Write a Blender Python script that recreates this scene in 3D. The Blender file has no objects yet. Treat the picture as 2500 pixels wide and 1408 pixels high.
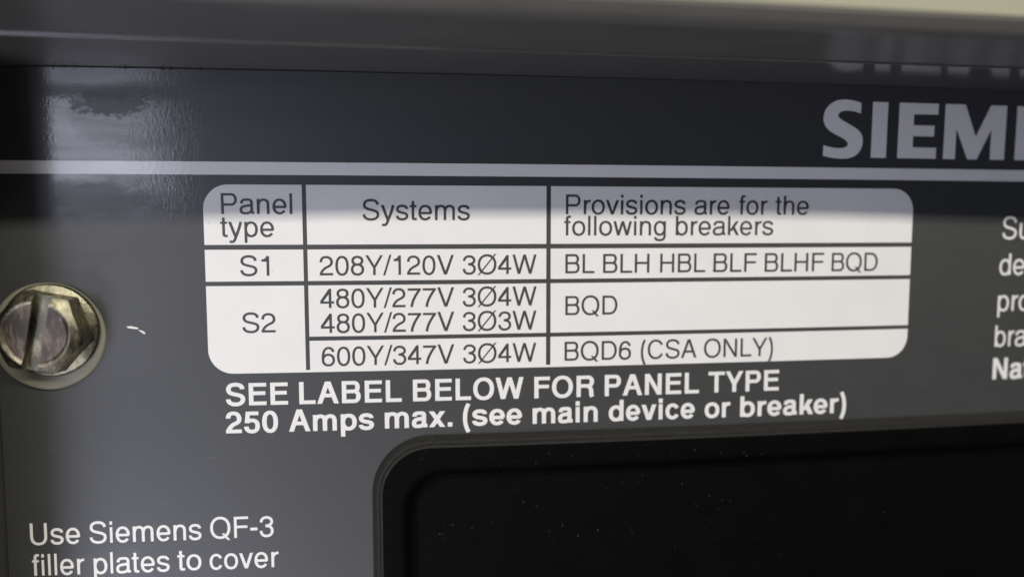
import bpy, bmesh, math, random
from mathutils import Vector, Matrix
from mathutils.geometry import delaunay_2d_cdt

# ---------------------------------------------------------------- scene, camera, light
# Lengths below are in millimetres on the panel; MM turns them into Blender units (1 unit = 1 cm).
MM = 0.1
scene = bpy.context.scene
COL = scene.collection
random.seed(7)

cam_data = bpy.data.cameras.new("camera")
cam = bpy.data.objects.new("camera", cam_data)
COL.objects.link(cam)
scene.camera = cam
cam_data.sensor_width = 36.0
cam_data.lens = 36.0 * 1800 / 2500
cam_data.clip_start = 0.05
cam_data.clip_end = 2000
R = Matrix(((0.992105719, 0.124920899, 0.0110005275),
            (-0.125402688, 0.988715468, 0.0819505282),
            (-0.000639058, -0.0826830834, 0.996575687)))
CAM_POS = Vector((20.27952, -72.94075, 1.66118)) * MM
right, fwd, up = R.col[0], R.col[1], R.col[2]
M3 = Matrix((right, up, -fwd)).transposed()
cam.matrix_world = Matrix.Translation(CAM_POS) @ M3.to_4x4()
cam_data.dof.use_dof = True
cam_data.dof.focus_distance = 7.12
cam_data.dof.aperture_fstop = 0.112

world = bpy.data.worlds.new("World")
scene.world = world
world.use_nodes = True
bg = world.node_tree.nodes["Background"]
bg.inputs["Color"].default_value = (0.75, 0.8, 1.0, 1)
bg.inputs["Strength"].default_value = 0.014


def area_light(name, pos, target, sx, sy, radiance, color):
    d = bpy.data.lights.new(name, "AREA")
    d.shape = "RECTANGLE"
    d.size, d.size_y = sx * MM, sy * MM
    d.energy = radiance * math.pi * d.size * d.size_y
    d.color = color
    o = bpy.data.objects.new(name, d)
    COL.objects.link(o)
    p, t = Vector(pos) * MM, Vector(target) * MM
    o.location = p
    o.rotation_euler = (p - t).to_track_quat("Z", "Y").to_euler()
    return o


# ceiling fixture above and behind the photographer: the top lip's shadow falls from it
area_light("ceiling_lamp", (330, -870, 556), (330, 0, 0), 1500, 46, 55.5, (1.0, 0.95, 0.835))
# tall bright opening at the left, seen mirrored in the glossy paint
area_light("window_light", (-245, -400, 20), (-245, 0, 20), 145, 212, 4.3, (0.79, 0.82, 1.0))
# unseen fill lamps added to brighten the shade: bluish from the left, neutral from below
area_light("left_fill", (-105, -140, -145), (20, 0, 0), 80, 110, 8.0, (0.77, 0.80, 1.0))
area_light("low_fill", (-15, -100, -120), (-10, 0, 0), 90, 80, 1.3, (1.0, 0.95, 0.92))

scene.view_settings.view_transform = "Standard"
scene.view_settings.look = "None"
scene.view_settings.exposure = 0
scene.view_settings.gamma = 1
scene.view_settings.use_curve_mapping = False
scene.cycles.use_denoising = True
scene.cycles.max_bounces = 8


# ---------------------------------------------------------------- helpers
def bow(x, z):
    """The thin plate bulges slightly: its surface lies at this y (mm)."""
    return 1.2916 * ((x - 36) / 50) ** 2 - 0.33378 * ((z + 5) / 30) ** 2


def link(name, mesh, material, parent=None):
    o = bpy.data.objects.new(name, mesh)
    COL.objects.link(o)
    if material is not None:
        mesh.materials.clear()
        mesh.materials.append(material)
    if parent is not None:
        o.parent = parent
    return o


def thing(name, label, category, group=None):
    o = bpy.data.objects.new(name, None)
    o.empty_display_size = 0.2
    COL.objects.link(o)
    tag(o, label, category, group)
    return o


def tag(o, label=None, category=None, group=None, kind=None):
    if label: o["label"] = label
    if category: o["category"] = category
    if group: o["group"] = group
    if kind: o["kind"] = kind
    return o


def from_bm(name, bm, material, parent=None, smooth=None):
    me = bpy.data.meshes.new(name)
    bm.normal_update()
    bm.to_mesh(me)
    bm.free()
    if smooth is not None:
        for p in me.polygons:
            p.use_smooth = True
        me.set_sharp_from_angle(angle=math.radians(smooth))
    return link(name, me, material, parent)


def triangulate(contours):
    """Triangles of the area inside the outlines by the non-zero winding rule."""
    co, edges = [], []
    for c in contours:
        n0, n = len(co), len(c)
        co += [Vector(p) for p in c]
        edges += [(n0 + i, n0 + (i + 1) % n) for i in range(n)]
    vs, _, fs, _, _, _ = delaunay_2d_cdt(co, edges, [], 0, 1e-5)
    keep = []
    for f in fs:
        cx = sum(vs[i].x for i in f) / len(f)
        cy = sum(vs[i].y for i in f) / len(f)
        w = 0
        for c in contours:
            px, py = c[-1]
            for qx, qy in c:
                if (py <= cy) != (qy <= cy):
                    t = (cy - py) / (qy - py)
                    if px + t * (qx - px) > cx:
                        w += 1 if qy > py else -1
                px, py = qx, qy
        if w:
            keep.append(f)
    return [(v.x, v.y) for v in vs], keep


def add_sheet(bm, vs, fs, depth):
    """Add flat triangles to bm as a sheet DEPTH thick: z = 0 on top, skirt down to -depth."""
    used = {}
    def vert(i):
        if i not in used:
            used[i] = bm.verts.new((vs[i][0], vs[i][1], 0))
        return used[i]
    count = {}
    for f in fs:
        a = sum(vs[f[i]][0] * vs[f[(i + 1) % 3]][1] - vs[f[(i + 1) % 3]][0] * vs[f[i]][1] for i in range(3))
        if a < 0:
            f = f[::-1]
        bm.faces.new([vert(i) for i in f])
        for i in range(3):
            e = (f[i], f[(i + 1) % 3])
            count[e] = count.get(e, 0) + 1
    low = {}
    def lower(i):
        if i not in low:
            low[i] = bm.verts.new((vs[i][0], vs[i][1], -depth))
        return low[i]
    for (a, b) in count:
        if (b, a) not in count:
            bm.faces.new((used[b], used[a], lower(a), lower(b)))


def lay_on_panel(bm, lift, step=None):
    """Bend a flat ink shape (mm) onto the bowed plate, its face LIFT mm in front of it."""
    if step:
        xs = [v.co.x for v in bm.verts]
        x = math.floor(min(xs) / step) * step + step
        while x < max(xs):
            bmesh.ops.bisect_plane(bm, geom=bm.verts[:] + bm.edges[:] + bm.faces[:], plane_co=(x, 0, 0), plane_no=(1, 0, 0))
            x += step
    for v in bm.verts:
        x, z, t = v.co.x, v.co.y, v.co.z
        v.co = Vector((x, bow(x, z) - lift - t, z)) * MM
    return bm


def ink(name, contours, material, parent, lift, step=2.0):
    bm = bmesh.new()
    add_sheet(bm, *triangulate(contours), 0.02)
    return from_bm(name, lay_on_panel(bm, lift, step), material, parent)


# ---------------------------------------------------------------- lettering: a plain grotesque drawn stroke by stroke
CAP = 718.0
ADV = dict(zip("ABCDEFHILMNOPQRSTUVWY0123456789abcdefghiklmnoprstuvwxy/.-()Ø",
               (667, 667, 722, 722, 667, 611, 722, 278, 556, 833, 722, 778, 667, 778, 722, 667, 611, 722, 667, 944, 667)
               + (556,) * 10 + (556, 556, 500, 556, 556, 278, 556, 556, 222, 500, 222, 833, 556, 556, 556, 333, 500, 278, 556, 500, 722, 500, 500, 278, 278, 333, 333, 333, 778)))
BBOX = {"A": (14, 654), "B": (76, 627), "C": (44, 681), "D": (81, 674), "E": (86, 616), "F": (86, 583), "H": (77, 646), "I": (91, 188), "L": (76, 537), "M": (73, 761),
        "N": (76, 646), "O": (39, 739), "P": (86, 622), "Q": (39, 739), "R": (88, 684), "S": (49, 620), "T": (14, 597), "U": (79, 644), "V": (20, 647), "W": (16, 928),
        "Y": (14, 653), "0": (37, 519), "1": (101, 359), "2": (26, 507), "3": (34, 522), "4": (25, 523), "5": (32, 514), "6": (38, 518), "7": (37, 523), "8": (38, 517),
        "9": (42, 514), "a": (36, 530), "b": (58, 517), "c": (30, 477), "d": (35, 499), "e": (40, 516), "f": (14, 262), "g": (40, 499), "h": (65, 491), "i": (67, 155),
        "k": (67, 501), "l": (67, 155), "m": (65, 769), "n": (65, 491), "o": (35, 521), "p": (58, 517), "r": (77, 332), "s": (32, 464), "t": (14, 257), "u": (68, 489),
        "v": (8, 492), "w": (14, 709), "x": (11, 490), "y": (11, 489), "/": (-17, 295), ".": (87, 191), "-": (44, 289), "(": (68, 299), ")": (34, 265), "Ø": (39, 739)}
BOLD_ADV = {"A": 722, "B": 722, "L": 611, "b": 611, "c": 556, "d": 611, "f": 333, "i": 278, "k": 556, "m": 889, "n": 611, "o": 611, "p": 611, "r": 389, "s": 556, "t": 333, "u": 611, "v": 556, "x": 556}
BOLD_BBOX = {"A": (20, 702), "B": (76, 669), "E": (76, 621), "F": (76, 587), "L": (76, 583), "N": (69, 654), "O": (44, 734), "P": (73, 627), "R": (76, 677), "S": (39, 629), "T": (14, 598),
             "W": (5, 939), "Y": (15, 653), "0": (32, 524), "2": (26, 511), "5": (27, 516), "a": (29, 527), "b": (61, 578), "c": (34, 524), "d": (34, 551), "e": (23, 528), "i": (69, 209),
             "k": (69, 562), "m": (64, 826), "n": (65, 546), "o": (34, 578), "p": (62, 578), "r": (64, 373), "s": (30, 519), "t": (10, 309), "v": (13, 543), "x": (15, 541), ".": (64, 214), "(": (35, 314), ")": (19, 298)}


def draw_glyph(ch, vw, hw, bold):
    """Outlines of one letter: vw, hw are the thickness of upright and level strokes."""
    x0, x1 = BOLD_BBOX.get(ch, BBOX[ch]) if bold else BBOX[ch]
    adv = BOLD_ADV.get(ch, ADV[ch]) if bold else ADV[ch]
    V, Q = vw / 2, hw / 2
    W, mid = x1 - x0, (x0 + x1) / 2
    out = []
    T, XH, OV = 718, 523, 15

    def poly(*p):
        a = sum(p[i - 1][0] * p[i][1] - p[i][0] * p[i - 1][1] for i in range(len(p)))
        out.append(list(p) if a > 0 else list(p)[::-1])

    def rect(a, b, c, d):
        poly((a, b), (c, b), (c, d), (a, d))

    def leg(b0, by, t0, ty, d):
        poly((b0, by), (b0 + d, by), (t0 + d, ty), (t0, ty))

    def bez(*p, n=10):
        """p: start, then c1, c2, end repeated."""
        r = [p[0]]
        for i in range(1, len(p), 3):
            a, b, c, e = r[-1], p[i], p[i + 1], p[i + 2]
            for k in range(1, n + 1):
                t = k / n
                u = 1 - t
                r.append(tuple(u ** 3 * a[q] + 3 * u * u * t * b[q] + 3 * u * t * t * c[q] + t ** 3 * e[q] for q in (0, 1)))
        return r

    def ell(cx, cy, rx, ry, a0, a1, n=40, p=2.16):
        r = []
        for i in range(n + 1):
            a = math.radians(a0 + (a1 - a0) * i / n)
            c, s = math.cos(a), math.sin(a)
            r.append((cx + rx * math.copysign(abs(c) ** (2 / p), c), cy + ry * math.copysign(abs(s) ** (2 / p), s)))
        return r

    def stroke(p, kv=1.0, kh=1.0):
        q = [p[0]]
        for a in p[1:]:
            if math.hypot(a[0] - q[-1][0], a[1] - q[-1][1]) > 1.0:
                q.append(a)
        left, rightside = [], []
        for i in range(len(q)):
            a, b = q[max(i - 1, 0)], q[min(i + 1, len(q) - 1)]
            dx, dy = b[0] - a[0], b[1] - a[1]
            l = math.hypot(dx, dy)
            nx, ny = -dy / l * V * kv, dx / l * Q * kh
            left.append((q[i][0] + nx, q[i][1] + ny))
            rightside.append((q[i][0] - nx, q[i][1] - ny))
        out.append(rightside + left[::-1])

    def ring(a, b, c, d, p=2.16):
        cx, cy, rx, ry = (a + c) / 2, (b + d) / 2, (c - a) / 2, (d - b) / 2
        out.append(ell(cx, cy, rx, ry, 0, 360, 64, p)[:-1])
        out.append(ell(cx, cy, rx - vw, ry - hw, 0, 360, 64, p)[:-1][::-1])

    def bowl(xs, xe, yb, yt, reach):
        yc, ry = (yb + yt) / 2, (yt - yb) / 2 - Q
        xm = xe - reach
        stroke([(xs, yt - Q)] + ell(xm, yc, reach - V, ry, 90, -90, 30, 2.1) + [(xs, yb + Q)])

    def ess(y0, y1):
        a, b, c, d = x0 + V * 0.96, x1 - V * 0.96, y0 + Q, y1 - Q
        w, h, m = b - a, d - c, (a + b) / 2
        stroke(bez((b - 0.03 * w, d - 0.235 * h), (b - 0.035 * w, d - 0.07 * h), (m + 0.27 * w, d), (m - 0.005 * w, d),
                   (m - 0.30 * w, d), (a + 0.025 * w, d - 0.10 * h), (a + 0.025 * w, d - 0.25 * h),
                   (a + 0.025 * w, d - 0.42 * h), (a + 0.25 * w, c + 0.545 * h), (m, c + 0.50 * h),
                   (b - 0.23 * w, c + 0.455 * h), (b, c + 0.42 * h), (b, c + 0.26 * h),
                   (b, c + 0.09 * h), (m + 0.28 * w, c), (m + 0.01 * w, c),
                   (m - 0.29 * w, c), (a, c + 0.09 * h), (a, c + 0.265 * h)), 1.0, 1.04)

    def arch(xs, xe, top, foot, start):
        a, b = xs + V, xe - V
        w = b - a
        stroke(bez((a, start), (a, start + 0.55 * (top - Q - start)), (a + 0.20 * w, top - Q), (a + 0.53 * w, top - Q),
                   (b - 0.14 * w, top - Q), (b, top - Q - 60), (b, top - Q - 165)) + [(b, foot)])

    d = vw * 1.09
    if ch == "A":
        leg(x0, 0, mid - d * 0.56, T, d); leg(x1 - d, 0, mid - d * 0.44, T, d)
        k = 0.31
        rect(x0 + (mid - x0) * k * 0.8 + d * 0.4, T * 0.285, x1 - (x1 - mid) * k * 0.8 - d * 0.4, T * 0.285 + hw)
    elif ch in "Vv":
        t = T if ch == "V" else XH
        leg(mid - d * 0.54, 0, x0, t, d); leg(mid - d * 0.46, 0, x1 - d, t, d)
    elif ch in "Ww":
        t = T if ch == "W" else XH
        d *= 0.96
        q = x0 + W * 0.265 - d * 0.5
        r = x1 - W * 0.265 - d * 0.5
        leg(q, 0, x0, t, d); leg(q, 0, mid - d * 0.5, t, d); leg(r, 0, mid - d * 0.5, t, d); leg(r, 0, x1 - d, t, d)
    elif ch == "M":
        rect(x0, 0, x0 + vw, T); rect(x1 - vw, 0, x1, T)
        leg(mid - d * 0.5, 0, x0, T, d); leg(mid - d * 0.5, 0, x1 - d, T, d)
    elif ch == "N":
        rect(x0, 0, x0 + vw, T); rect(x1 - vw, 0, x1, T); leg(x1 - d * 1.05, 0, x0, T, d * 1.05)
    elif ch == "Y":
        rect(mid - V, 0, mid + V, T * 0.40)
        leg(mid - d * 0.5, T * 0.375, x0, T, d); leg(mid - d * 0.5, T * 0.375, x1 - d, T, d)
    elif ch == "x":
        leg(x0, 0, x1 - d * 1.1, XH, d * 1.1); leg(x1 - d * 1.1, 0, x0, XH, d * 1.1)
    elif ch == "y":
        leg(mid - d * 0.5, 0, x0, XH, d)
        stroke(bez((x1 - d * 0.52, XH), (x1 - W * 0.2, XH * 0.6), (mid + W * 0.12, 120), (mid + 6, -8),
                   (mid - 30, -105), (mid - 52, -214 + Q), (mid - 125, -214 + Q)) + [(x0 + 30, -214 + Q + 8)], 1.04)
    elif ch == "H":
        rect(x0, 0, x0 + vw, T); rect(x1 - vw, 0, x1, T); rect(x0 + V, T * 0.46, x1 - V, T * 0.46 + hw)
    elif ch in "EF":
        rect(x0, 0, x0 + vw, T); rect(x0 + V, T - hw, x1, T); rect(x0 + V, T * 0.455, x1 - W * 0.06, T * 0.455 + hw)
        if ch == "E": rect(x0 + V, 0, x1, hw)
    elif ch == "L":
        rect(x0, 0, x0 + vw, T); rect(x0 + V, 0, x1, hw)
    elif ch == "T":
        rect(mid - V, 0, mid + V, T - Q); rect(x0, T - hw, x1, T)
    elif ch == "B":
        rect(x0, 0, x0 + vw, T)
        m = T * 0.53
        bowl(x0 + V, x1 - 25, m - Q, T, 170); bowl(x0 + V, x1, 0, m + Q, 195)
    elif ch == "D":
        rect(x0, 0, x0 + vw, T); bowl(x0 + V, x1, 0, T, 300)
    elif ch in "PR":
        rect(x0, 0, x0 + vw, T)
        yb = T * 0.40 if ch == "P" else T * 0.43
        xe = x1 if ch == "P" else x1 - 22
        bowl(x0 + V, xe, yb, T, 190)
        if ch == "R":
            b = x1 - 42 - V
            stroke(bez((b - 190, yb + Q), (b - 60, yb + Q), (b, yb - 30), (b, yb - 130), (b + 2, yb - 220), (b + 2, 60), (b + 30, -4)))
    elif ch in "OQØ":
        ring(x0, -19, x1, 737)
        if ch == "Q": leg(x1 - vw * 1.15, -62, x0 + W * 0.56, 165, vw * 1.0)
        if ch == "Ø": leg(x0 - 4, -34, x1 - 62, 750, 66)
    elif ch == "o":
        ring(x0, -15, x1, 538)
    elif ch in "Cc":
        y0, y1 = (-19, 737) if ch == "C" else (-15, 538)
        stroke(ell(mid + 6, (y0 + y1) / 2, W / 2 - V + 6, (y1 - y0) / 2 - Q, 29, 331, 60))
    elif ch == "S":
        ess(-19, 737)
    elif ch == "s":
        ess(-15, 538)
    elif ch == "U":
        a, b, r = x0 + V, x1 - V, (W - vw) / 2
        stroke([(a, T), (a, 280)] + ell(mid, 262, r, 262 + 19 - Q, 180, 360, 30, 2.2) + [(b, 280), (b, T)])
    elif ch == "0":
        ring(x0, -19, x1, 703, 2.25)
    elif ch == "1":
        rect(x1 - vw, 0, x1, 703)
        stroke(bez((x0, 545), (x0 + 110, 545), (x1 - V - 42, 590), (x1 - V - 6, 703)), 0.85, 1.0)
        rect(x0, 545 - Q, x1 - V, 545 + Q)
    elif ch == "2":
        a, b, c, e = x0 + V + 4, x1 - V, Q, 703 - Q
        w = b - a
        stroke(bez((a, 478), (a, 600), (mid - 0.32 * w, e), (mid, e), (mid + 0.30 * w, e), (b, e - 75), (b, e - 185),
                   (b, e - 320), (mid + 0.16 * w, 330), (mid - 0.1 * w, 262), (a + 0.15 * w, 190), (a - 2, 120), (a - 4, 10)))
        rect(x0, 0, x1, hw)
    elif ch == "3":
        a, b, c, e = x0 + V, x1 - V, -19 + Q, 703 - Q
        w = b - a
        m = 372
        stroke(bez((a + 0.02 * w, e - 165), (a + 0.03 * w, e - 50), (mid - 0.25 * w, e), (mid - 0.01 * w, e),
                   (mid + 0.27 * w, e), (b - 0.03 * w, e - 60), (b - 0.03 * w, e - 150), (b - 0.03 * w, m + 50), (mid + 0.2 * w, m), (mid - 0.1 * w, m)))
        stroke(bez((mid - 0.1 * w, m), (mid + 0.28 * w, m), (b, m - 60), (b, m - 180),
                   (b, c + 70), (mid + 0.28 * w, c), (mid, c), (mid - 0.3 * w, c), (a, c + 60), (a, c + 180)))
    elif ch == "4":
        s = x1 - 98 - vw
        rect(s, 0, s + vw, 703); rect(x0, 160, x1, 160 + hw)
        poly((x0, 160 + hw * 0.5), (x0, 160 + hw * 1.25), (s + 6, 703), (s + vw, 703), (s + vw, 703 - vw * 0.9), (x0 + vw * 0.82, 160 + hw * 0.5))
    elif ch == "5":
        a, b, c = x0 + V, x1 - V, -19 + Q
        w = b - a
        rect(x0 + 62, 688 - hw, x1 - 36, 688)
        leg(x0 + 22, 318, x0 + 62, 688, vw * 0.96)
        stroke(bez((x0 + 22 + V, 330), (a + 0.16 * w, 400), (mid - 0.18 * w, 462 - Q), (mid + 0.02 * w, 462 - Q),
                   (mid + 0.30 * w, 462 - Q), (b, 350), (b, 222), (b, 80), (mid + 0.27 * w, c), (mid - 0.01 * w, c), (mid - 0.29 * w, c), (a, c + 60), (a, c + 165)))
    elif ch in "69":
        n0 = len(out)
        ring(x0, -19, x1, 452)
        a, b = x0 + V, x1 - V
        w = b - a
        e = 703 - Q
        stroke(bez((b - 0.04 * w, e - 150), (b - 0.07 * w, e - 45), (mid + 0.22 * w, e), (mid + 0.03 * w, e),
                   (mid - 0.32 * w, e), (a, e - 150), (a, 300), (a, 260), (a, 240), (a, 216)))
        if ch == "9":
            for c in out[n0:]:
                c[:] = [(x0 + x1 - x, 684 - y) for x, y in c]
    elif ch == "7":
        rect(x0, 688 - hw, x1, 688)
        stroke(bez((x1 - V * 0.9, 688 - Q), (x1 - 150, 500), (x0 + 165, 260), (x0 + 140, 0)), 1.04)
    elif ch == "8":
        ring(x0 + 22, 345, x1 - 22, 703); ring(x0, -19, x1, 345 + hw + 2)
    elif ch in "bdp":
        y0, y1 = (-207, XH) if ch == "p" else (0, T)
        ring(x0, -OV, x1, 538)
        if ch == "d": rect(x1 - vw, y0, x1, y1)
        else: rect(x0, y0, x0 + vw, y1)
    elif ch == "g":
        ring(x0, -OV, x1, 538)
        b = x1 - V
        stroke([(b, XH), (b, 0)] + bez((b, -20), (b, -150), (mid + 90, -220 + Q), (mid - 6, -220 + Q), (mid - 110, -220 + Q), (x0 + V + 24, -150), (x0 + V + 14, -70)))
    elif ch == "e":
        cy = 261
        rect(x0 + V, cy - Q - 14, x1 - V * 0.6, cy + Q - 14)
        stroke(ell(mid, cy, W / 2 - V, 276 - Q, -5, 325, 64))
    elif ch == "a":
        b = x1 - 36 - V - (6 if bold else 4)
        a = x0 + V
        w = b - a
        stroke(bez((a + 0.06 * w, 365), (a + 0.07 * w, 480), (mid - 0.30 * w, 538 - Q), (mid - 0.03 * w, 538 - Q),
                   (b - 0.15 * w, 538 - Q), (b, 490), (b, 395)) + [(b, 110)] + bez((b, 100), (b, 40), (b + 14, Q + 2), (x1, Q + 6)))
        stroke(bez((b, 335), (b - 0.05 * w, 285), (b - 0.35 * w, 300), (mid - 0.22 * w, 272), (a + 0.12 * w, 255), (a, 215), (a, 140),
                   (a, 40), (a + 0.20 * w, -OV + Q), (a + 0.40 * w, -OV + Q), (b - 0.28 * w, -OV + Q), (b, 60), (b, 175)))
    elif ch == "f":
        s = mid - 12
        rect(x0, XH - hw * 0.86, x1 - 8, XH)
        stroke([(s, 0), (s, 560)] + bez((s, 580), (s, 680), (s + 24, 726 - Q), (s + 88, 726 - Q)) + [(x1, 724 - Q)])
    elif ch == "t":
        s = mid - (14 if bold else 8)
        rect(x0, XH - hw * 0.86, x1 - 6, XH)
        stroke([(s, 669), (s, 130)] + bez((s, 110), (s, 40), (s + 20, -7 + Q), (s + 75, -7 + Q)) + [(x1, -4 + Q)])
    elif ch in "hn":
        rect(x0, 0, x0 + vw, T if ch == "h" else XH); arch(x0, x1, 538, 0, 250)
    elif ch == "m":
        rect(x0, 0, x0 + vw, XH)
        c = mid + V
        arch(x0, c, 538, 0, 280); arch(c - vw, x1, 538, 0, 280)
    elif ch == "u":
        n0 = len(out)
        rect(x0, 0, x0 + vw, XH); arch(x0, x1, 538, 0, 250)
        for c in out[n0:]:
            c[:] = [(x0 + x1 - x, XH - y) for x, y in c]
    elif ch == "r":
        a = x0 + V
        rect(x0, 0, x0 + vw, XH)
        stroke(bez((a, 260), (a, 400), (a + 60, 538 - Q - 6), (x1, 532 - Q)))
    elif ch == "i":
        rect(x0, 0, x1, XH); rect(x0, T - hw * 1.3, x1, T)
    elif ch in "lI":
        rect(x0, 0, x1, T)
    elif ch == "k":
        rect(x0, 0, x0 + vw, T)
        leg(x0 + V, 150, x1 - 20 - d * 1.15, XH, d * 1.15); leg(x1 - d * 1.1, 0, x0 + W * 0.36, 310, d * 1.1)
    elif ch == "/":
        leg(x0, -19, x1 - vw * 0.82, 737, vw * 0.82)
    elif ch == ".":
        rect(x0, 0, x1, hw * 1.35 if not bold else 146)
    elif ch == "-":
        rect(x0, 232, x1, 232 + hw * 1.1)
    elif ch in "()":
        n0 = len(out)
        stroke(bez((x1 - V * 0.9, 735), (x0 + V - 12, 480), (x0 + V - 12, 45), (x1 - V * 0.9, -209)), 0.95)
        if ch == ")":
            for c in out[n0:]:
                c[:] = [(x0 + x1 - x, y) for x, y in c][::-1]
    return adv, out


CACHE = {}
REGULAR, MEDIUM, BOLD = (91, 80, False), (97, 86, False), (142, 120, True)


def glyph(ch, style):
    if (ch, style) not in CACHE:
        adv, cs = draw_glyph(ch, *style)
        CACHE[ch, style] = (adv, *triangulate(cs))
    return CACHE[ch, style]


def lettering(name, words, material, parent, lift, style=None):
    """Words as (text, x0, x1, baseline z, capital height) in mm: the ink runs from x0 to x1."""
    bm = bmesh.new()
    for text, x0, x1, z, cap in words:
        pen, run = 0, []
        for ch in text:
            adv, vs, fs = glyph(ch, style or REGULAR)
            run.append(([(x + pen, y) for x, y in vs], fs))
            pen += adv
        xs = [vs[i][0] for vs, fs in run for f in fs for i in f]
        lo, hi = min(xs), max(xs)
        sx, sz = (x1 - x0) / (hi - lo), cap / CAP
        for vs, fs in run:
            add_sheet(bm, [(x0 + (x - lo) * sx, z + y * sz) for x, y in vs], fs, 0.02)
    return from_bm(name, lay_on_panel(bm, lift), material, parent)


# ---------------------------------------------------------------- materials
class Nodes:
    def __init__(self, name):
        self.m = bpy.data.materials.new(name)
        self.m.use_nodes = True
        self.t = self.m.node_tree
        self.b = self.t.nodes["Principled BSDF"]
        self.co = self.t.nodes.new("ShaderNodeTexCoord").outputs["Object"]

    def new(self, kind, **kw):
        n = self.t.nodes.new(kind)
        for k, v in kw.items():
            setattr(n, k, v)
        return n

    def put(self, sock, v):
        if hasattr(v, "is_linked"):
            self.t.links.new(v, sock)
        else:
            sock.default_value = v

    def set(self, **kw):
        for k, v in kw.items():
            self.put(self.b.inputs[k.replace("_", " ")], v)

    def mapping(self, loc=(0, 0, 0), scale=(1, 1, 1), rot=(0, 0, 0)):
        n = self.new("ShaderNodeMapping")
        self.put(n.inputs["Vector"], self.co)
        n.inputs["Location"].default_value = loc
        n.inputs["Rotation"].default_value = rot
        n.inputs["Scale"].default_value = scale
        return n.outputs[0]

    def noise(self, vec, scale, detail=3, rough=0.5):
        n = self.new("ShaderNodeTexNoise")
        self.put(n.inputs["Vector"], vec)
        n.inputs["Scale"].default_value = scale
        n.inputs["Detail"].default_value = detail
        n.inputs["Roughness"].default_value = rough
        return n.outputs["Fac"]

    def ramp(self, fac, a, b, lo=0.0, hi=1.0):
        n = self.new("ShaderNodeMapRange")
        n.interpolation_type = "SMOOTHSTEP"
        self.put(n.inputs[0], fac)
        for i, v in enumerate((a, b, lo, hi)):
            n.inputs[i + 1].default_value = v
        return n.outputs[0]

    def math(self, op, a, b=0.0, clamp=False):
        n = self.new("ShaderNodeMath", operation=op, use_clamp=clamp)
        self.put(n.inputs[0], a)
        self.put(n.inputs[1], b)
        return n.outputs[0]

    def mix(self, fac, a, b):
        n = self.new("ShaderNodeMix", data_type="RGBA")
        self.put(n.inputs[0], fac)
        self.put(n.inputs[6], a)
        self.put(n.inputs[7], b)
        return n.outputs[2]

    def bump(self, height, strength, dist):
        n = self.new("ShaderNodeBump")
        self.put(n.inputs["Height"], height)
        n.inputs["Strength"].default_value = strength
        n.inputs["Distance"].default_value = dist
        return n.outputs[0]

    def spot(self, cx, cz, rx, rz, wobble, soft=0.35, grain=9.0):
        """1 inside an uneven ellipse on the panel (cm), 0 outside: a stain with a shape of its own."""
        v = self.mapping(loc=(-cx / rx, 0, -cz / rz), scale=(1 / rx, 0, 1 / rz))
        n = self.new("ShaderNodeVectorMath", operation="LENGTH")
        self.put(n.inputs[0], v)
        fine = self.noise(self.mapping(scale=(1, 1, 1.6), rot=(0, 0.5, 0)), grain, 8, 0.72)
        d = self.math("ADD", n.outputs["Value"], self.math("MULTIPLY", self.math("SUBTRACT", fine, 0.5), wobble))
        return self.ramp(d, 1.0 + soft / 2, 1.0 - soft / 2)


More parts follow.
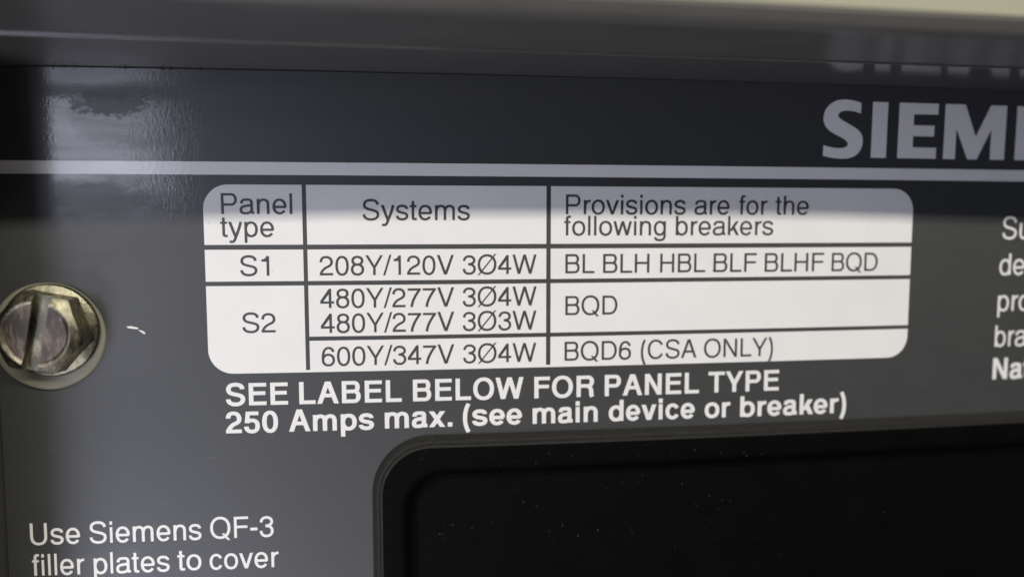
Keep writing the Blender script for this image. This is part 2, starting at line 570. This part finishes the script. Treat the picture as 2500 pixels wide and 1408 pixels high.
def panel_paint(name, colour, spec=0.5, rough=0.5, fine=0.2):
    """Glossy paint or screen ink with smears, a scuffed patch and orange peel shared by the whole plate."""
    k = Nodes(name)
    base = k.noise(k.mapping(scale=(1, 1, 1)), 1.3, 4, 0.6)
    col = k.mix(base, tuple(c * 0.93 for c in colour) + (1,), tuple(min(1, c * 1.06) for c in colour) + (1,))
    speck = k.ramp(k.noise(k.mapping(scale=(1, 1, 1)), 31, 2, 0.5), 0.745, 0.79, 0.0, 0.45)
    hair = k.ramp(k.noise(k.mapping(scale=(0.25, 1, 7), rot=(0, 0.35, 0)), 9, 3, 0.5), 0.70, 0.76, 0.0, 0.10)
    col = k.mix(speck, col, (0.12, 0.11, 0.10, 1))
    col = k.mix(hair, col, (0.35, 0.35, 0.34, 1))
    scuff = k.spot(-0.80, 1.31, 0.33, 0.11, 3.0, 0.6, 13.0)
    haze = k.spot(-0.62, 1.2, 0.55, 0.30, 0.9)
    wipe = k.noise(k.mapping(scale=(0.5, 1, 3.2), rot=(0, -0.62, 0)), 3.2, 6, 0.62)
    wedge = k.spot(-0.95, 0.42, 0.60, 0.17, 2.2, 0.9, 2.2)
    coat = k.math("SUBTRACT", 1.0, k.math("MULTIPLY", scuff, 0.85))
    coat = k.math("MULTIPLY", coat, k.math("SUBTRACT", 1.0, k.math("MULTIPLY", haze, 0.28)))
    coat = k.math("MULTIPLY", coat, k.math("SUBTRACT", 1.0, k.math("MULTIPLY", wedge, 0.75)))
    coat = k.math("MULTIPLY", coat, k.ramp(wipe, 0.2, 0.75, 1.0, 0.72))
    sep = k.new("ShaderNodeSeparateXYZ")
    k.put(sep.inputs[0], k.co)
    dull = k.math("ADD", sep.outputs["Z"], k.math("MULTIPLY", k.math("SUBTRACT", k.noise(k.mapping(scale=(0.6, 1, 1)), 1.6, 5, 0.6), 0.5), 0.35))
    coat = k.math("MULTIPLY", coat, k.ramp(dull, 0.12, 0.50, 0.05, 1.0))  # gloss taken off low down so the window's reflection ends there
    peel = k.noise(k.mapping(scale=(1, 1, 0.45)), 36, 3, 0.65)
    peel2 = k.noise(k.mapping(scale=(1, 1, 0.6)), 90, 2, 0.5)
    h = k.math("ADD", peel, k.math("MULTIPLY", peel2, 0.3))
    k.set(Base_Color=col, Roughness=k.math("ADD", rough, k.math("MULTIPLY", k.math("SUBTRACT", wipe, 0.5), 0.12)),
          Specular_IOR_Level=spec, Coat_Weight=coat, Coat_Roughness=k.ramp(wipe, 0.25, 0.8, 0.05, 0.11), Coat_IOR=1.6,
          Coat_Normal=k.bump(h, fine, 0.004))
    return k.m


GREY = (0.040, 0.0415, 0.043)
m_grey = panel_paint("grey_panel_paint", GREY, spec=0.75, rough=0.47)
m_ink = panel_paint("grey_printing_ink", GREY, spec=0.75, rough=0.47)
m_white = panel_paint("white_printing_ink", (0.78, 0.77, 0.76), spec=0.5, rough=0.5)


def frame_paint(name, r0):
    k = Nodes(name)
    n = k.noise(k.mapping(scale=(0.6, 1, 1)), 2.5, 4, 0.6)
    k.set(Base_Color=k.mix(n, (0.074, 0.070, 0.065, 1), (0.094, 0.089, 0.082, 1)), Roughness=k.ramp(n, 0.2, 0.8, r0, r0 + 0.08),
          Specular_IOR_Level=0.5 if r0 > 0.2 else 1.0, Normal=k.bump(k.noise(k.mapping(), 30, 3), 0.15 if r0 > 0.2 else 0.08, 0.004))
    return k.m


m_frame = frame_paint("dark_grey_frame_paint", 0.3)
m_flange = frame_paint("glossy_grey_flange_paint", 0.10)


def plastic(name, colour, rough, grain, spec=0.3):
    k = Nodes(name)
    n = k.noise(k.mapping(), 2.0, 5, 0.65)
    g = k.noise(k.mapping(), 60, 3, 0.7)
    k.set(Base_Color=k.mix(n, tuple(c * 0.8 for c in colour) + (1,), tuple(c * 1.25 for c in colour) + (1,)),
          Roughness=k.ramp(n, 0.3, 0.7, rough - 0.06, rough + 0.06), Specular_IOR_Level=spec, Normal=k.bump(g, grain, 0.02))
    return k.m


m_black = plastic("black_moulded_plastic", (0.0022, 0.0020, 0.0022), 0.55, 0.4, 0.05)
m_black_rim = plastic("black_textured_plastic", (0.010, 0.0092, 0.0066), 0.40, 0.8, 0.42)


def chromate(name, rough, tint_a, tint_b, tint_c):
    k = Nodes(name)
    v = k.mapping(scale=(1, 1, 1))
    a = k.noise(v, 5, 5, 0.65)
    b = k.noise(k.mapping(scale=(1, 1, 0.35), rot=(0, 0.2, 0)), 11, 6, 0.7)
    c = k.mix(k.ramp(a, 0.36, 0.62), tint_a + (1,), tint_b + (1,))
    c = k.mix(k.ramp(b, 0.5, 0.68), c, tint_c + (1,))
    k.set(Base_Color=c, Metallic=1.0, Roughness=k.ramp(b, 0.3, 0.7, rough - 0.08, rough + 0.1), Normal=k.bump(k.noise(v, 55, 5, 0.7), 0.5, 0.007))
    return k.m


m_zinc = chromate("yellow_zinc_plating", 0.3, (0.26, 0.245, 0.175), (0.17, 0.16, 0.125), (0.46, 0.43, 0.30))
m_zinc_face = chromate("worn_zinc_plating", 0.36, (0.17, 0.13, 0.105), (0.10, 0.09, 0.075), (0.30, 0.25, 0.19))
m_nylon = plastic("offwhite_nylon", (0.235, 0.225, 0.175), 0.45, 0.1, 0.4)


def plain(name, colour, rough):
    k = Nodes(name)
    n = k.noise(k.mapping(), 0.6, 5, 0.6)
    k.set(Base_Color=k.mix(n, tuple(c * 0.92 for c in colour) + (1,), tuple(c * 1.05 for c in colour) + (1,)), Roughness=rough)
    return k.m


m_wall = plain("cream_wall_paint", (0.47, 0.47, 0.36), 0.7)
m_chip = plain("bare_primer", (0.72, 0.72, 0.66), 0.6)
m_dust = plain("pale_dust", (0.2, 0.195, 0.19), 0.5)

# ---------------------------------------------------------------- the wall behind
bm = bmesh.new()
vs = [bm.verts.new(Vector(p) * MM) for p in ((-500, 9, -350), (600, 9, -350), (600, 9, 450), (-500, 9, 450))]
bm.faces.new(vs)
tag(from_bm("wall", bm, m_wall), "cream painted wall showing above the dark frame", kind="structure")

# ---------------------------------------------------------------- the frame around the panel
PX0, PX1, PZ0, PZ1 = -19.45, 114.0, -66.0, 16.42
frame = thing("enclosure_frame", "dark grey steel frame lip standing forward above and beside the printed panel", "enclosure frame")


def sag(x, y):
    return -0.007 * (x - 27) * min(1.0, max(0.0, -y / 21.0))


def skew(x, y):
    return y + 0.013 * (x - 27) * min(1.0, max(0.0, -y / 21.0))


def extrude_profile(prof, xs, slope=True):
    bm = bmesh.new()
    rows = []
    for x in xs:
        rows.append([bm.verts.new(Vector((x, skew(x, y), z + (sag(x, y) if slope else 0))) * MM) for y, z in prof])
    for a, b in zip(rows, rows[1:]):
        for i in range(len(prof) - 1):
            bm.faces.new((a[i], a[i + 1], b[i + 1], b[i]))
    bmesh.ops.recalc_face_normals(bm, faces=bm.faces[:])
    return bm


def arc(cy, cz, r, a0, a1, n=7):
    return [(cy + r * math.cos(math.radians(a0 + (a1 - a0) * i / n)), cz + r * math.sin(math.radians(a0 + (a1 - a0) * i / n))) for i in range(n + 1)]


xs = [PX0 - 0.02 + i * (PX1 + 0.04 - PX0) / 60 for i in range(61)]
inner = [(4.0, PZ1), (-9.7, PZ1)] + arc(-9.7, PZ1 + 0.14, 0.14, 270, 180, 4) + [(-9.84, PZ1 + 1.2), (4.0, PZ1 + 1.2)]
from_bm("inner_flange", extrude_profile(inner, xs), m_flange, frame, 40)
lip = [(-9.95, 17.5), (-9.95, 16.66), (-10.05, 16.56), (-19.7, 16.66)] + arc(-20.7, 16.95, 0.72, 330, 190, 9) + arc(-21.2, 17.5, 0.4, 190, 120, 5) + [(-20.4, 17.9), (-18.6, 18.0), (9.1, 18.0)]
lip = [(y, z + 0.0) for y, z in lip]
from_bm("outer_lip", extrude_profile(lip, [PX0 - 14 + i * (PX1 + 28 - PX0) / 70 for i in range(71)]), m_frame, frame, 40)


def side(x, s):
    prof = [(x, 4.0), (x, -9.0)] + [(x - s * 0.8 + s * 0.8 * math.cos(math.radians(t)), -9.0 - 0.8 * math.sin(math.radians(t))) for t in (20, 45, 70, 90)] + [(x - s * 13, -9.8), (x - s * 13, 9.1)]
    bm = bmesh.new()
    rows = [[bm.verts.new(Vector((px, py, z)) * MM) for px, py in prof] for z in (PZ0 - 0.1, -25, 0, PZ1 + 0.05)]
    for a, b in zip(rows, rows[1:]):
        for i in range(len(prof) - 1):
            bm.faces.new((a[i], a[i + 1], b[i + 1], b[i]))
    bmesh.ops.recalc_face_normals(bm, faces=bm.faces[:])
    return bm


from_bm("side_flange", side(PX0, 1), m_frame, frame, 40)
from_bm("side_flange", side(PX1, -1), m_frame, frame, 40)

# ---------------------------------------------------------------- the printed panel
panel = thing("deadfront_panel", "glossy dark grey metal panel printed with white stripe, rounded table and instructions", "electrical panel")

bm = bmesh.new()
nx, nz = 90, 56
X0, X1, Z0, Z1 = PX0 + 0.12, PX1 - 0.12, PZ0, PZ1 - 0.06
gx = sorted([X0 + (X1 - X0) * i / nx for i in range(nx + 1)] + [17.6])
gz = sorted([Z0 + (Z1 - Z0) * j / nz for j in range(nz + 1)] + [-21.3])
nx, nz = nx + 1, nz + 1
grid = [[bm.verts.new(Vector((x, bow(x, z), z)) * MM) for z in gz] for x in gx]
for i in range(nx):
    for j in range(nz):
        if gx[i] > 17.59 and gz[j + 1] < -21.29:
            continue                                     # cut-out behind the black cover
        bm.faces.new((grid[i][j], grid[i + 1][j], grid[i + 1][j + 1], grid[i][j + 1]))
for v in bm.verts[:]:
    if not v.link_faces:
        bm.verts.remove(v)
from_bm("face_plate", bm, m_grey, panel, 60)

L1, L2 = 0.03, 0.06      # lift of the white ink and of the grey ink over it
ink("header_stripe", [[(X0 + 0.05, 6.64), (X1 - 0.05, 6.64), (X1 - 0.05, 7.86), (X0 + 0.05, 7.86)]], m_white, panel, L1)

# the big letters of the heading
S_TOP = [(66.48, 14.56), (66.39, 13.49)]
S_IN1 = [(66.39, 13.49), (65.65, 13.68), (64.87, 13.75), (64.25, 13.67), (63.87, 13.42), (63.86, 13.14), (64.14, 12.86), (64.73, 12.55), (65.53, 12.15), (66.24, 11.72), (66.6, 11.25), (66.73, 10.65), (66.62, 9.96), (66.25, 9.38), (65.59, 8.97), (64.82, 8.81), (63.84, 8.81), (63.02, 8.91), (62.27, 9.08)]
S_IN2 = [(62.29, 10.14), (63.11, 9.97), (63.89, 9.88), (64.47, 9.91), (64.9, 10.07), (65.04, 10.33), (64.88, 10.62), (64.43, 10.92), (63.73, 11.23), (63.04, 11.57), (62.54, 11.99), (62.25, 12.5), (62.19, 13.04), (62.34, 13.69), (62.77, 14.27), (63.47, 14.69), (64.33, 14.87), (65.21, 14.83), (65.89, 14.72), (66.48, 14.56)]


def smooth_line(p, n=5):
    out = []
    for i in range(len(p) - 1):
        a, b, c, d = p[max(i - 1, 0)], p[i], p[i + 1], p[min(i + 2, len(p) - 1)]
        for j in range(n):
            t = j / n
            out.append(tuple(0.5 * (2 * b[q] + (c[q] - a[q]) * t + (2 * a[q] - 5 * b[q] + 4 * c[q] - d[q]) * t * t + (3 * b[q] - a[q] - 3 * c[q] + d[q]) * t ** 3) for q in (0, 1)))
    return out + [p[-1]]


zb, zt = 8.94, 14.72
letter_s = smooth_line(S_IN1) + smooth_line(S_IN2)[:-1]
letter_e = [(70.83, zb), (75.4, zb), (75.4, 10.1), (72.58, 10.1), (72.58, 11.27), (75.06, 11.27), (75.06, 12.41), (72.58, 12.41), (72.58, 13.57), (75.45, 13.57), (75.45, zt), (70.83, zt)]
letter_m = [(76.28, zb), (77.72, zb), (77.72, 12.2), (79.24, zb), (80.38, zb), (82.02, 12.2), (82.02, zb), (83.79, zb), (83.79, zt), (81.81, zt), (80.12, 11.35), (78.68, zt), (76.28, zt)]
letter_n = [(91.0, zb), (92.45, zb), (92.45, 12.3), (95.0, zb), (96.55, zb), (96.55, zt), (95.1, zt), (95.1, 11.5), (92.6, zt), (91.0, zt)]
heading = [letter_s, [(67.74, zb), (69.5, zb), (69.5, zt), (67.74, zt)], letter_e, letter_m, [(x + 14.27, z) for x, z in letter_e], letter_n, [(x + 35.2, z) for x, z in letter_s]]
bm = bmesh.new()
for c in heading:
    add_sheet(bm, *triangulate([c]), 0.02)
tag(from_bm("heading_lettering", lay_on_panel(bm, L1, 2.0), m_white, panel), "large bold capital letters in the dark band")


def rounded(pts):
    """pts: (x, z) or (x, z, radius)."""
    out = []
    n = len(pts)
    for i, p in enumerate(pts):
        if len(p) == 2:
            out.append(p)
            continue
        b = Vector(p[:2])
        a = (Vector(pts[i - 1][:2]) - b).normalized()
        c = (Vector(pts[(i + 1) % n][:2]) - b).normalized()
        r = p[2]
        o = b + (a + c) * r
        a0 = math.atan2(*(b + a * r - o).yx)
        a1 = math.atan2(*(b + c * r - o).yx)
        da = (a1 - a0 + math.pi) % (2 * math.pi) - math.pi
        out += [(o.x + r * math.cos(a0 + da * t / 14), o.y + r * math.sin(a0 + da * t / 14)) for t in range(15)]
    return out


RC = 2.35
CAPH = 1.96


def cell(outline, *texts):
    c = ink("table_cell", [rounded(outline)], m_white, panel, L1)
    for words in texts:
        lettering("cell_lettering", words, m_ink, c, L2)


def box(x0, x1, z0, z1):
    return [(x0, z0), (x1, z0), (x1, z1), (x0, z1)]


cell([(0, 0), (9.2, 0), (9.2, 5.72), (0, 5.72, RC)], [("Panel", 1.66, 8.27, 2.93, CAPH), ("type", 1.52, 6.51, 0.76, CAPH)])
cell(box(9.6, 32.96, 0, 5.72), [("Systems", 14.92, 25.31, 2.36, 1.98)])
cell([(33.41, 0), (73, 0), (73, 5.72, RC), (33.41, 5.72)],
     [("Provisions", 34.92, 47.38, 2.94, CAPH), ("are", 48.33, 52.1, 2.94, CAPH), ("for", 53.13, 56.27, 2.94, CAPH), ("the", 57.14, 60.87, 2.94, CAPH)],
     [("following", 34.75, 45.32, 0.83, CAPH), ("breakers", 46.38, 56.98, 0.83, CAPH)])
cell(box(0, 9.2, -3.52, -0.47), [("S1", 3.25, 5.97, -2.97, 1.92)])
cell(box(9.6, 32.96, -3.52, -0.47), [("208Y/120V", 10.72, 23.71, -2.98, 1.92), ("3Ø4W", 24.58, 31.97, -2.98, 1.92)])
cell(box(33.41, 73, -3.52, -0.47), [("BL", 34.91, 37.9, -2.97, 1.93), ("BLH", 38.8, 43.64, -2.97, 1.93), ("HBL", 44.79, 49.63, -2.97, 1.93), ("BLF", 50.52, 55.24, -2.98, 1.94), ("BLHF", 56.15, 62.82, -3.0, 1.95), ("BQD", 63.72, 69.07, -3.02, 1.95)])
cell(box(9.6, 32.96, -8.96, -3.95), [("480Y/277V", 10.71, 23.72, -6.17, 1.92), ("3Ø4W", 24.56, 31.98, -6.17, 1.92)], [("480Y/277V", 10.72, 23.71, -8.61, 1.92), ("3Ø3W", 24.55, 31.97, -8.61, 1.92)])
cell(box(33.41, 73, -8.96, -3.95), [("BQD", 34.93, 40.33, -7.2, 1.93)])
cell([(0, -3.95), (0, -12.47, RC), (73, -12.47, RC), (73, -9.37), (33.41, -9.37), (33.41, -12.24), (32.96, -12.24), (32.96, -9.37), (9.6, -9.37), (9.6, -12.24), (9.2, -12.24), (9.2, -3.95)],
     [("S2", 3.29, 6.41, -8.48, 1.92)],
     [("600Y/347V", 10.73, 23.69, -11.87, 1.92), ("3Ø4W", 24.57, 31.96, -11.87, 1.92)],
     [("BQD6", 34.87, 41.82, -11.86, 1.94), ("(CSA", 42.87, 48.87, -11.87, 1.94), ("ONLY)", 49.68, 57.33, -11.89, 1.94)])


o = lettering("notice_lettering", [("SEE", 1.52, 7.41, -15.62, 2.2), ("LABEL", 8.49, 18.44, -15.62, 2.2), ("BELOW", 19.55, 30.66, -15.62, 2.2), ("FOR", 31.76, 37.97, -15.64, 2.2), ("PANEL", 39.09, 49.21, -15.64, 2.2), ("TYPE", 50.23, 58.11, -15.62, 2.2)], m_white, panel, L1, style=BOLD)
tag(o, "bold white capital letters under the table")
o = lettering("notice_lettering", [("250", 1.44, 6.4, -18.34, 2.2), ("Amps", 7.43, 15.68, -18.33, 2.2), ("max.", 16.74, 23.45, -18.28, 2.2), ("(see", 24.5, 30.51, -18.25, 2.2), ("main", 31.59, 38.37, -18.27, 2.2), ("device", 39.53, 48.79, -18.27, 2.2), ("or", 49.88, 52.72, -18.3, 2.2), ("breaker)", 53.82, 65.97, -18.33, 2.2)], m_white, panel, L1, style=BOLD)
tag(o, "bold white line about main device above the black cover")
o = lettering("instruction_lettering", [("Use", -17.21, -12.59, -28.83, 2.12), ("Siemens", -11.7, -1.19, -28.85, 2.12), ("QF-3", -0.35, 5.72, -28.8, 2.12)], m_white, panel, L1, style=MEDIUM)
tag(o, "upper white line of the filler plate instruction")
o = lettering("instruction_lettering", [("filler", -17.15, -12.29, -31.89, 2.12), ("plates", -11.43, -4.3, -31.91, 2.12), ("to", -3.56, -1.28, -31.88, 2.12), ("cover", -0.5, 6.14, -31.92, 2.12)], m_white, panel, L1, style=MEDIUM)
tag(o, "lower white line of the filler plate instruction")
for words, wgt in (([("Su", 84.16, 87.66, 0.33, 2.42)], REGULAR), ([("de", 84.03, 87.25, -3.65, 2.38)], REGULAR), ([("pro", 84.06, 88.25, -7.67, 2.38)], REGULAR), ([("bra", 83.93, 88.0, -11.65, 2.38)], REGULAR), ([("Nat", 83.85, 88.75, -15.33, 2.4)], BOLD)):
    lettering("side_lettering", words, m_white, panel, L1, style=wgt)

chip = [[(-7.5, -7.76), (-7.1, -7.7), (-6.6, -7.82), (-6.35, -7.9), (-6.45, -8.02), (-6.9, -7.97), (-7.3, -7.92)],
        [(-6.42, -8.13), (-6.15, -8.1), (-5.82, -8.3), (-5.76, -8.47), (-5.9, -8.5), (-6.1, -8.33)]]
for c in chip:
    ink("paint_scratch", [c], m_chip, panel, 0.025, None)

# ---------------------------------------------------------------- black breaker cover, lower right
cover = thing("breaker_cover", "black moulded plastic cover with rounded corner and sunken face below the bold notice", "breaker cover")
CX0, CX1, CZ0, CZ1, CR = 15.42, 112.0, -64.0, -19.1, 5.7


def ring(inset, y, r):
    x0, x1, z0, z1 = CX0 + inset, CX1 - inset, CZ0 + inset, CZ1 - inset * 1.08
    pts = []
    for cx, cz, a0 in ((x0 + r, z1 - r, 180), (x1 - r, z1 - r, 90), (x1 - r, z0 + r, 0), (x0 + r, z0 + r, -90)):
        for i in range(19):
            a = math.radians(a0 - 90 * i / 18)
            pts.append((cx + r * math.cos(a), cz + r * math.sin(a)))
    # extra points along the sides so that the cover follows the bowed plate
    out = []
    n = len(pts)
    for i in range(n):
        a, b = pts[i], pts[(i + 1) % n]
        out.append(a)
        if i % 19 == 18:
            for t in range(1, 30):
                out.append((a[0] + (b[0] - a[0]) * t / 30, a[1] + (b[1] - a[1]) * t / 30))
    return [Vector((x, bow(min(x, 96), z) + y, z)) * MM for x, z in out]


def loft(bm, rings):
    rows = [[bm.verts.new(p) for p in r] for r in rings]
    for a, b in zip(rows, rows[1:]):
        n = len(a)
        for i in range(n):
            bm.faces.new((a[i], a[(i + 1) % n], b[(i + 1) % n], b[i]))
    return rows


bm = bmesh.new()
loft(bm, [ring(0.0, 0.3, CR), ring(0.0, -0.12, CR), ring(0.10, -0.22, CR - 0.1), ring(0.44, -0.54, CR - 0.4), ring(0.68, -0.57, CR - 0.6), ring(0.75, -0.68, CR - 0.68), ring(0.80, -0.74, CR - 0.72), ring(0.88, -0.775, CR - 0.8), ring(1.02, -0.78, CR - 0.9)])
bmesh.ops.recalc_face_normals(bm, faces=bm.faces[:])
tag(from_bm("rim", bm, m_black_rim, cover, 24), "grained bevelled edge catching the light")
bm = bmesh.new()
rows = loft(bm, [ring(1.02, -0.78, CR - 0.9), ring(2.7, -0.78, 4.3), ring(3.0, -0.72, 4.2), ring(3.25, -0.56, 4.1), ring(3.5, -0.2, 3.95), ring(3.75, 0.2, 3.8), ring(4.0, 0.42, 3.6), ring(4.4, 0.56, 3.4)])
bmesh.ops.recalc_face_normals(bm, faces=bm.faces[:])
from_bm("border", bm, m_black, cover, 35)
bm = bmesh.new()
gx = [CX0 + 3.9 + (CX1 - CX0 - 7.8) * i / 60 for i in range(61)]
gz = [CZ0 + 3.9 + (CZ1 - CZ0 - 8.1) * j / 30 for j in range(31)]
grid = [[bm.verts.new(Vector((x, bow(min(x, 96), z) + 0.6, z)) * MM) for z in gz] for x in gx]
for i in range(60):
    for j in range(30):
        bm.faces.new((grid[i][j], grid[i + 1][j], grid[i + 1][j + 1], grid[i][j + 1]))
from_bm("sunken_face", bm, m_black, cover, 40)

# ---------------------------------------------------------------- hexagonal screw and its washer
SX, SZ = -14.05, -7.9
SY = bow(SX, SZ)
washer = None
bm = bmesh.new()


def lathe(prof, cx, cy, cz, n=72, closed=True, wob=0.0):
    bm = bmesh.new()
    rows = []
    for r, y in prof:
        row = []
        for i in range(n):
            a = 2 * math.pi * i / n
            rr = r * (1 + wob * (math.sin(3 * a + 1) + 0.6 * math.sin(7 * a)))
            row.append(bm.verts.new(Vector((cx + rr * math.cos(a), cy - y, cz + rr * math.sin(a))) * MM))
        rows.append(row)
    for a, b in zip(rows, rows[1:]):
        for i in range(n):
            bm.faces.new((a[i], a[(i + 1) % n], b[(i + 1) % n], b[i]))
    if closed:
        bm.faces.new(rows[-1])
    bmesh.ops.recalc_face_normals(bm, faces=bm.faces[:])
    return bm


bm.free()
bm = lathe([(5.08, -0.15), (5.1, 0.25), (4.98, 0.42), (4.7, 0.5), (2.0, 0.5)], SX - 0.42, bow(SX, SZ - 0.65), SZ - 0.68, closed=False, wob=0.004)
tag(from_bm("plastic_washer", bm, m_nylon, None, 40), "translucent off-white plastic washer showing as a crescent under the screw head", "washer")

screw = thing("hex_screw", "yellowish zinc plated slotted hexagon screw holding the panel at its left edge", "screw")
bm = lathe([(4.2, 0.5), (4.34, 0.62), (4.36, 0.85), (4.25, 1.02), (3.9, 1.16), (3.3, 1.3), (2.5, 1.35)], SX, SY, SZ, closed=False, wob=0.003)
from_bm("flange", bm, m_zinc, screw, 35)
AP, HT, RC_ = 3.48, 3.7, 3.1
bm = bmesh.new()
n = 120
rot = math.radians(48)


def hexr(a, ap):
    t = (a - rot) % (math.pi / 3) - math.pi / 6
    return ap / math.cos(t)


def soft_hexr(a, ap):
    r = hexr(a, ap)
    return min(r, ap * 1.14)


prof = []
for kind, r, y in (("hex", 1.03, 0.9), ("hex", 1.0, 1.5), ("hex", 1.0, "cone"), ("circ", RC_, HT - 0.06), ("circ", RC_ - 0.1, HT), ("circ", RC_ - 0.34, HT - 0.04), ("circ", RC_ - 0.5, HT - 0.16), ("circ", 1.5, HT - 0.2), ("circ", 0.5, HT - 0.2)):
    row = []
    for i in range(n):
        a = 2 * math.pi * i / n
        if kind == "hex":
            rr = soft_hexr(a, AP) * r
            yy = HT - 0.12 - 0.62 * (rr - RC_) if y == "cone" else y
        else:
            rr, yy = r, y
        row.append(bm.verts.new(Vector((SX + rr * math.cos(a), SY - yy, SZ + rr * math.sin(a))) * MM))
    prof.append(row)
for a, b in zip(prof, prof[1:]):
    for i in range(n):
        bm.faces.new((a[i], a[(i + 1) % n], b[(i + 1) % n], b[i]))
bm.faces.new(prof[-1])
bm.faces.new(prof[0][::-1])
bmesh.ops.recalc_face_normals(bm, faces=bm.faces[:])
for f in bm.faces:
    c = f.calc_center_median()
    f.material_index = 1 if math.hypot(c.x / MM - SX, c.z / MM - SZ) < RC_ - 0.4 and c.y / MM < SY - HT + 0.4 else 0
head = from_bm("head", bm, None, screw)
head.data.materials.append(m_zinc)
head.data.materials.append(m_zinc_face)
# the driver slot is cut out of the head
bm = bmesh.new()
tilt = math.radians(-11)
hw, hl = 0.7, 4.5
for y in (HT - 0.95, HT + 1):
    for sx, sz in ((-hw, -hl), (hw, -hl), (hw, hl), (-hw, hl)):
        x, z = sx * math.cos(tilt) - sz * math.sin(tilt), sx * math.sin(tilt) + sz * math.cos(tilt)
        bm.verts.new(Vector((SX + x, SY - y, SZ + z)) * MM)
bm.verts.ensure_lookup_table()
v = bm.verts
for q in ((0, 1, 2, 3), (4, 5, 6, 7), (0, 1, 5, 4), (1, 2, 6, 5), (2, 3, 7, 6), (3, 0, 4, 7)):
    bm.faces.new([v[i] for i in q])
bmesh.ops.recalc_face_normals(bm, faces=bm.faces[:])
cutter = from_bm("slot_cutter", bm, m_zinc)
mod = head.modifiers.new("slot", "BOOLEAN")
mod.operation, mod.object, mod.solver = "DIFFERENCE", cutter, "EXACT"
dg = bpy.context.evaluated_depsgraph_get()
cut = bpy.data.meshes.new_from_object(head.evaluated_get(dg))
head.modifiers.clear()
head.data = cut
bpy.data.objects.remove(cutter)
for p in cut.polygons:
    p.use_smooth = True
cut.set_sharp_from_angle(angle=math.radians(28))

# ---------------------------------------------------------------- dust
bm = bmesh.new()
rnd = random.Random(3)


def flake(x, y, z, s):
    a0, k = rnd.random() * 6.28, rnd.choice((1, 1, 1.6, 2.6))
    pts = []
    for i in range(5):
        a = 6.283 * i / 5 + rnd.uniform(-0.4, 0.4)
        px, pz = math.cos(a) * s * k, math.sin(a) * s * rnd.uniform(0.6, 1.1)
        pts.append(bm.verts.new(Vector((x + px * math.cos(a0) - pz * math.sin(a0), y - rnd.uniform(0.01, 0.05), z + px * math.sin(a0) + pz * math.cos(a0))) * MM))
    tip = bm.verts.new(Vector((x, y - s * 0.8, z)) * MM)
    for i in range(5):
        bm.faces.new((pts[i], pts[(i + 1) % 5], tip))


for _ in range(90):
    x = min(rnd.triangular(19.8, 92, 24), 92)
    z = rnd.triangular(-38, -24.2, -30)
    flake(x, bow(x, z) + 0.6, z, 0.007 + 0.034 * rnd.random() ** 3)
for _ in range(26):
    cx, cz = rnd.choice(((40.5, -25.0), (42.0, -25.2), (23, -28.5), (51, -27.5)))
    x, z = cx + rnd.gauss(0, 1.3), cz + rnd.gauss(0, 0.5)
    if z < -24:
        flake(x, bow(x, z) + 0.6, z, 0.01 + 0.03 * rnd.random() ** 2)
for _ in range(25):
    x, z = rnd.uniform(17.2, 60), rnd.uniform(-22.3, -20.4)
    flake(x, bow(x, z) - 0.78, z, 0.012 + 0.02 * rnd.random())
for _ in range(60):
    t = rnd.random()
    x, z = (rnd.uniform(21, 60), -18.95 + abs(rnd.gauss(0, 0.35))) if t < 0.6 else (15.2 - abs(rnd.gauss(0, 0.6)), rnd.uniform(-33, -20))
    flake(x, bow(x, z), z, 0.012 + 0.025 * rnd.random() ** 2)
bmesh.ops.recalc_face_normals(bm, faces=bm.faces[:])
tag(from_bm("dust", bm, m_dust), "fine pale dust specks scattered over the black cover", "dust", kind="stuff")

bm = bmesh.new()
for _ in range(34):
    x = rnd.triangular(-15, 40, -8)
    flake(x, bow(x, 16.25) - 0.02, 16.36 - abs(rnd.gauss(0, 0.07)), 0.03 + 0.09 * rnd.random() ** 3)
bmesh.ops.recalc_face_normals(bm, faces=bm.faces[:])
m_grime = plain("dark_grime", (0.012, 0.011, 0.010), 0.8)
tag(from_bm("grime", bm, m_grime), "dark crumbs of grime caught in the seam under the frame lip", "grime", kind="stuff")
